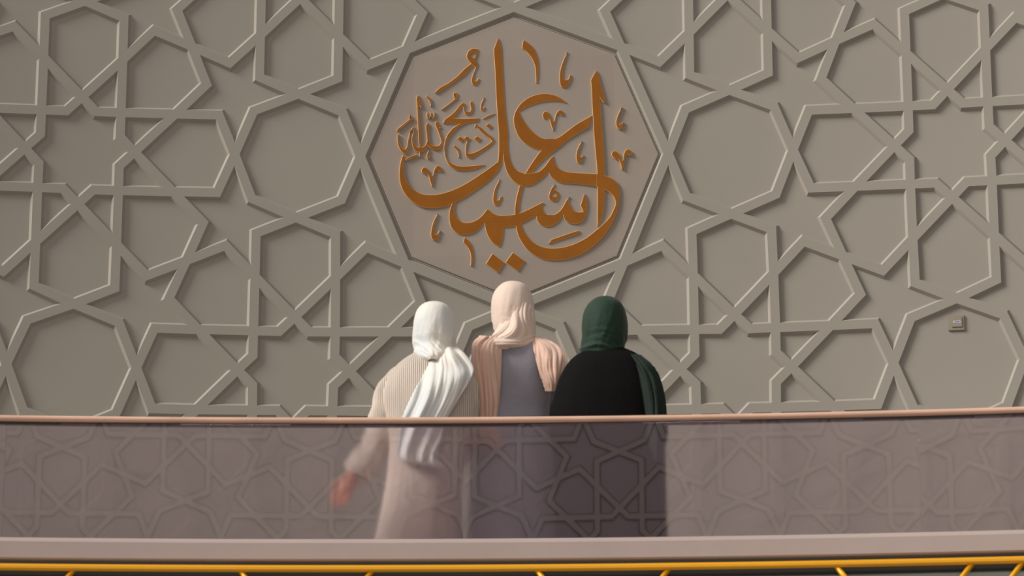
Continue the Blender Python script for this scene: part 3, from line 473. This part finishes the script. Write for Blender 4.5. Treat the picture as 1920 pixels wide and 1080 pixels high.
def skin_body(name, base, H, arms, parent):
    """one continuous figure: legs, trunk, arms, hands with five fingers, neck and head; faces +Y"""
    V = []; E = []; R = []
    def v(p, r, par=None):
        V.append(Vector(base) + Vector(p)); R.append(r); i = len(V) - 1
        if par is not None: E.append((par, i))
        return i
    pel = v((0, 0, .53 * H), .095); wa = v((0, 0, .61 * H), .105, pel); ch = v((0, .0, .70 * H), .12, wa); uc = v((0, 0, .77 * H), .10, ch)
    nk = v((0, 0, .835 * H), .045, uc); jaw = v((0, .012, .878 * H), .056, nk); hd = v((0, .008, .918 * H), .078, jaw); tp = v((0, 0, .958 * H), .062, hd)
    ns = v((0, .098, .898 * H), .011, jaw)
    for sx in (-1, 1):
        hip = v((sx * .062, 0, .47 * H), .055, pel); kn = v((sx * .062, .01, .275 * H), .046, hip); an = v((sx * .068, -.02, .045 * H), .034, kn)
        v((sx * .072, .05, .03), .028, an) and v((sx * .077, .13, .022), .022, len(V) - 1)
        el, wr_ = arms[0 if sx < 0 else 1]
        sh = v((sx * .14, 0, .80 * H), .05, uc); e_ = v(el, .040, sh); w_ = v(wr_, .025, e_)
        d = (Vector(wr_) - Vector(el)).normalized(); side = d.cross(Vector((0, 1, 0))).normalized() if abs(d.y) < .9 else Vector((1, 0, 0)); side = side * (-sx if d.z < 0 else sx)
        nrm = d.cross(side).normalized()
        pm = v(Vector(wr_) + d * .05, .030, w_)
        for k, (off, ln) in enumerate(((-.028, .066), (-.009, .078), (.010, .073), (.027, .058))):
            b0 = Vector(wr_) + d * .085 + side * off; a = v(b0, .0092, pm); b = v(b0 + d * ln * .45 + nrm * .006 * k, .0085, a); v(b0 + d * ln * .85 + nrm * (.012 + .006 * k), .0075, b)
        t0 = Vector(wr_) + d * .035 - side * .035; a = v(t0, .011, pm); b = v(t0 + d * .03 - side * .018, .0095, a); v(t0 + d * .055 - side * .02, .008, b)
    me = bpy.data.meshes.new(name); me.from_pydata([tuple(p) for p in V], E, []); o = link(name, me, M['skin'], parent)
    sk = o.modifiers.new('skin', 'SKIN'); sk.use_smooth_shade = True
    for i, d_ in enumerate(me.skin_vertices[0].data): d_.radius = (R[i], R[i] * (.75 if i in (1, 2, 3) else 1)); d_.use_root = (i == 0)
    ss = o.modifiers.new('sub', 'SUBSURF'); ss.levels = 1; ss.render_levels = 2
    for sx in (-1, 1):
        bm = bmesh.new(); bmesh.ops.create_uvsphere(bm, u_segments=12, v_segments=8, radius=.011, matrix=Matrix.Translation(Vector(base) + Vector((sx * .031, .078, .925 * H)))); bm_obj('eye', bm, M['eye'], parent, True)
    for sx in (-1, 1):
        bm = bmesh.new(); add_tube(bm, [Vector(base) + Vector(q) for q in ((sx * .069, -.05, .035), (sx * .070, .0, .038), (sx * .074, .07, .034), (sx * .077, .15, .024), (sx * .077, .175, .02))], [.036, .046, .048, .036, .018], 14)
        for vv in bm.verts: vv.co.z = max(vv.co.z, base[2])
        bm_obj('shoe', bm, M['shoe'], parent, True)
    return o
def fold_body(nf, amp, seed, diag=0.0):
    def f(a, t):
        x, y = cos(a) * nf * .45, sin(a) * nf * .45
        return amp * (.35 + t) * 1.6 * (noise.noise((x, y, t * 1.6 + seed)) + .5 * noise.noise((x * 2.2, y * 2.2, t * 3 + seed * 2)))
    return f
def fold_head(amp, seed, sw=3.0):
    def f(a, t):
        k = .18 + .82 * min(1, max(0, t - .22) * 1.7); x, y = cos(a + .5 * t), sin(a + .5 * t)
        v1 = noise.noise((x * 2.6, y * 2.6, t * 1.6 + seed)) + .6 * noise.noise((x * 5.5, y * 5.5, t * 2.4 + seed * 2))
        q = min(1, max(0, t - .52) * 3.2); w_ = t * 8.5 - 1.5 * cos(a) + .8 * sin(2 * a + seed)
        sag = 1 - 2.6 * abs(noise.noise((x * .8 + seed, y * .8, w_))) - .45
        return amp * 1.35 * (k * (1 - .7 * q) * v1 + q * sag * .95 + .25 * noise.noise((x * 9, y * 9, t * 7)) * k)
    return f
YP = 13.45

# left: cream knit, white hijab
YW = YP
c = at(812, 700, YW).x; H1 = at(813, 569, YW).z - ZF
p1 = thing('person', 'woman in a cream knit cardigan and white hijab, leftmost of the three', 'person', (c, YW, ZF), 'three women seen from behind at the balustrade')
wr1 = at(661, 897, YW - .02) - Vector((c, YW, ZF)); el1 = at(712, 812, YW + .02) - Vector((c, YW, ZF))
skin_body('body', (c, YW, ZF), H1 - .015, ((tuple(el1), tuple(wr1)), ((.14, .03, .63 * H1), (.05, .22, .63 * H1))), p1)
loft('cardigan', [(655, 796, 832, 0, .05), (664, 776, 850, 0, .07), (674, 760, 862, 0, .09), (686, 745, 874, 0, .11), (700, 733, 884, 0, .125), (720, 722, 890, 0, .14), (745, 716, 891, 0, .15), (787, 722, 890, 0, .155), (830, 728, 880, 0, .16), (880, 726, 868, 0, .165), (950, 716, 866, 0, .17), (1020, 703, 867, 0, .18), (1120, 698, 872, 0, .185), (1200, 694, 876, 0, .19)], M['knit'], p1, fold_body(7, .022, 1.2), sq=.85)
loft('skirt', [(900, 745, 850, 0, .12), (1010, 722, 858, 0, .14), (1150, 715, 862, 0, .16), (1285, 708, 868, 0, .18)], M['coat'], p1, fold_body(11, .03, .4), sq=.9, cap=False)
def apx(px, py, dy=0, Yc=YP): q = at(px, py, Yc + dy); return (q.x, q.y, q.z)
tube_obj('sleeve', [apx(757, 697) + (.040,), apx(737, 730) + (.066,), apx(722, 775) + (.064,), apx(712, 820, -.01) + (.062,), apx(696, 850, -.02) + (.058,), apx(676, 878, -.02) + (.064,), apx(664, 893, -.02) + (.052,)], M['knit'], p1, fold=.06)
tube_obj('sleeve', [apx(862, 700) + (.04,), apx(872, 730) + (.056,), apx(874, 780, .02) + (.056,), apx(872, 830, .10) + (.055,), apx(850, 868, .20) + (.05,)], M['knit'], p1, fold=.05)
loft('hijab', [(566.5, 809, 817, 0, .008), (570, 796, 832, 0, .045), (575, 788, 840, 0, .066), (584, 781, 847, 0, .088), (598, 776.5, 852, 0, .104), (616, 774.5, 855.5, 0, .112), (636, 774.5, 856, 0, .112), (652, 775.5, 854.5, 0, .106), (664, 776.5, 851, -.012, .108), (674, 781, 847, -.026, .118), (681, 790, 838, -.038, .116), (685, 800, 826, -.045, .105)], M['whitescarf'], p1, fold_head(.055, .5), cap=True)
drape('scarf_end', [((812, 656), (856, 650), -.05, .03), ((808, 672), (872, 665), -.10, .04), ((799, 694), (887, 688), -.135, .035), ((784, 720), (884, 708), -.165, .035), ((768, 752), (862, 745), -.175, .03), ((754, 787), (836, 790), -.18, .025), ((748, 822), (826, 830), -.18, .02), ((746, 852), (822, 862), -.18, .015), ((756, 866), (834, 878), -.18, .01)], M['whitescarf'], p1, pleats=3, amp=.013, seed=1.)

# middle: pale pink hijab, peach scarf, slate dress
YM = YP + .27
c = at(962, 700, YM).x; H2 = at(960, 531, YM).z - ZF
p2 = thing('person', 'tallest woman in a grey dress with pale pink hijab and peach scarf, in the middle', 'person', (c, YM, ZF), 'three women seen from behind at the balustrade')
skin_body('body', (c, YM, ZF), H2 - .015, (((-.085, .04, .63 * H2), (-.06, .24, .63 * H2)), ((.085, .04, .63 * H2), (.06, .24, .63 * H2))), p2)
loft('dress', [(628, 946, 980, 0, .05), (636, 925, 1000, 0, .065), (645, 903, 1025, 0, .085), (656, 888, 1038, 0, .10), (672, 886, 1044, 0, .115), (700, 892, 1040, 0, .125), (740, 905, 1034, 0, .115), (775, 908, 1030, 0, .11), (810, 900, 1034, 0, .125), (860, 886, 1042, 0, .15), (920, 878, 1046, 0, .16), (1010, 874, 1048, 0, .165), (1150, 870, 1052, 0, .17), (1290, 866, 1056, 0, .18)], M['slate'], p2, fold_body(6, .014, 2.), sq=.85, Yc=YM)
tube_obj('sleeve', [apx(905, 657, 0, YM) + (.035,), apx(893, 690, .02, YM) + (.045,), apx(893, 740, .04, YM) + (.046,), apx(900, 790, .12, YM) + (.044,), apx(925, 800, .22, YM) + (.036,)], M['slate'], p2, fold=.03)
tube_obj('sleeve', [apx(1024, 657, 0, YM) + (.035,), apx(1034, 690, .02, YM) + (.045,), apx(1034, 740, .04, YM) + (.046,), apx(1025, 790, .12, YM) + (.044,), apx(1000, 800, .22, YM) + (.036,)], M['slate'], p2, fold=.03)
loft('hijab', [(528.5, 957, 963, 0, .008), (532, 944, 978, 0, .045), (538, 935, 988, 0, .068), (548, 927, 995, 0, .09), (562, 922, 1000, 0, .104), (580, 920.5, 1002.5, 0, .112), (598, 922, 1002, 0, .11), (612, 925, 1001.5, 0, .104), (624, 929, 1001, 0, .097), (636, 934, 1002, 0, .09), (648, 942, 1000, 0, .085)], M['beige'], p2, fold_head(.045, 2.5, 2.), Yc=YM)
drape('hijab_fold', [((962, 556), (998, 574), -.075, .02), ((952, 576), (1003, 604), -.050, .065), ((942, 598), (1000, 628), -.06, .065), ((930, 620), (978, 648), -.085, .05), ((918, 636), (948, 656), -.10, .03)], M['beige'], p2, pleats=4, amp=.009, seed=.4, nv=50, Yc=YM)
drape('scarf_collar', [((1003, 622), (1003, 640), -.05, .01), ((975, 628), (980, 649), -.10, .02), ((945, 633), (948, 654), -.12, .02), ((915, 636), (920, 660), -.115, .02), ((892, 640), (896, 662), -.08, .02)], M['beige'], p2, pleats=3, amp=.008, seed=3.1, nv=40, Yc=YM)
drape('scarf_end', [((900, 630), (944, 632), -.09, .03), ((887, 645), (941, 648), -.125, .03), ((885, 672), (940, 672), -.145, .03), ((885, 715), (938, 715), -.155, .03), ((887, 755), (935, 755), -.16, .025), ((888, 790), (931, 790), -.16, .02), ((893, 815), (934, 812), -.16, .02), ((905, 832), (946, 838), -.16, .01)], M['peach'], p2, pleats=3, amp=.013, seed=.2, Yc=YM)
drape('scarf_shoulder', [((997, 634), (1012, 632), -.05, .02), ((1001, 655), (1042, 646), -.11, .03), ((1006, 676), (1062, 666), -.135, .035), ((1012, 698), (1061, 692), -.15, .035), ((1018, 718), (1052, 714), -.155, .03), ((1024, 734), (1042, 734), -.155, .015)], M['peach'], p2, pleats=3, amp=.011, seed=4., Yc=YM)

# right: green hijab, black abaya
c = at(1140, 700, YP).x; H3 = at(1135, 560, YP).z - ZF
p3 = thing('person', 'woman in a black abaya and dark green hijab, rightmost of the three', 'person', (c, YP, ZF), 'three women seen from behind at the balustrade')
skin_body('body', (c, YP, ZF), H3 - .015, (((-.14, .04, .63 * H3), (-.07, .24, .63 * H3)), ((.14, .04, .63 * H3), (.07, .24, .63 * H3))), p3)
loft('abaya', [(650, 1118, 1155, 0, .05), (659, 1097, 1180, 0, .075), (668, 1080, 1198, 0, .095), (680, 1066, 1213, 0, .115), (698, 1054, 1226, 0, .13), (718, 1045, 1236, 0, .14), (745, 1037, 1243, 0, .15), (787, 1029, 1247, 0, .155), (860, 1036, 1248, 0, .16), (950, 1040, 1250, 0, .165), (1020, 1038, 1252, 0, .17), (1150, 1034, 1256, 0, .18), (1285, 1030, 1260, 0, .19)], M['black'], p3, fold_body(7, .012, .7), sq=.85)
loft('hijab', [(557, 1132, 1138, 0, .008), (560, 1118, 1152, 0, .045), (566, 1108, 1161, 0, .068), (576, 1099.5, 1169, 0, .09), (590, 1093.5, 1174, 0, .104), (610, 1091, 1177, 0, .112), (628, 1091, 1176.5, 0, .112), (642, 1090, 1174.5, 0, .106), (654, 1088, 1171, -.003, .10), (664, 1088, 1170, -.006, .095), (672, 1096, 1162, -.01, .085)], M['green'], p3, fold_head(.045, 4.), cap=True)
drape('scarf_end', [((1180, 664), (1200, 666), -.07, .02), ((1192, 682), (1222, 684), -.11, .03), ((1198, 705), (1236, 706), -.12, .03), ((1204, 745), (1246, 745), -.13, .03), ((1210, 787), (1251, 787), -.13, .03), ((1215, 822), (1250, 822), -.13, .02), ((1224, 848), (1242, 848), -.13, .01), ((1230, 862), (1234, 862), -.13, .005)], M['darkgreen'], p3, pleats=2, amp=.010, seed=2.)
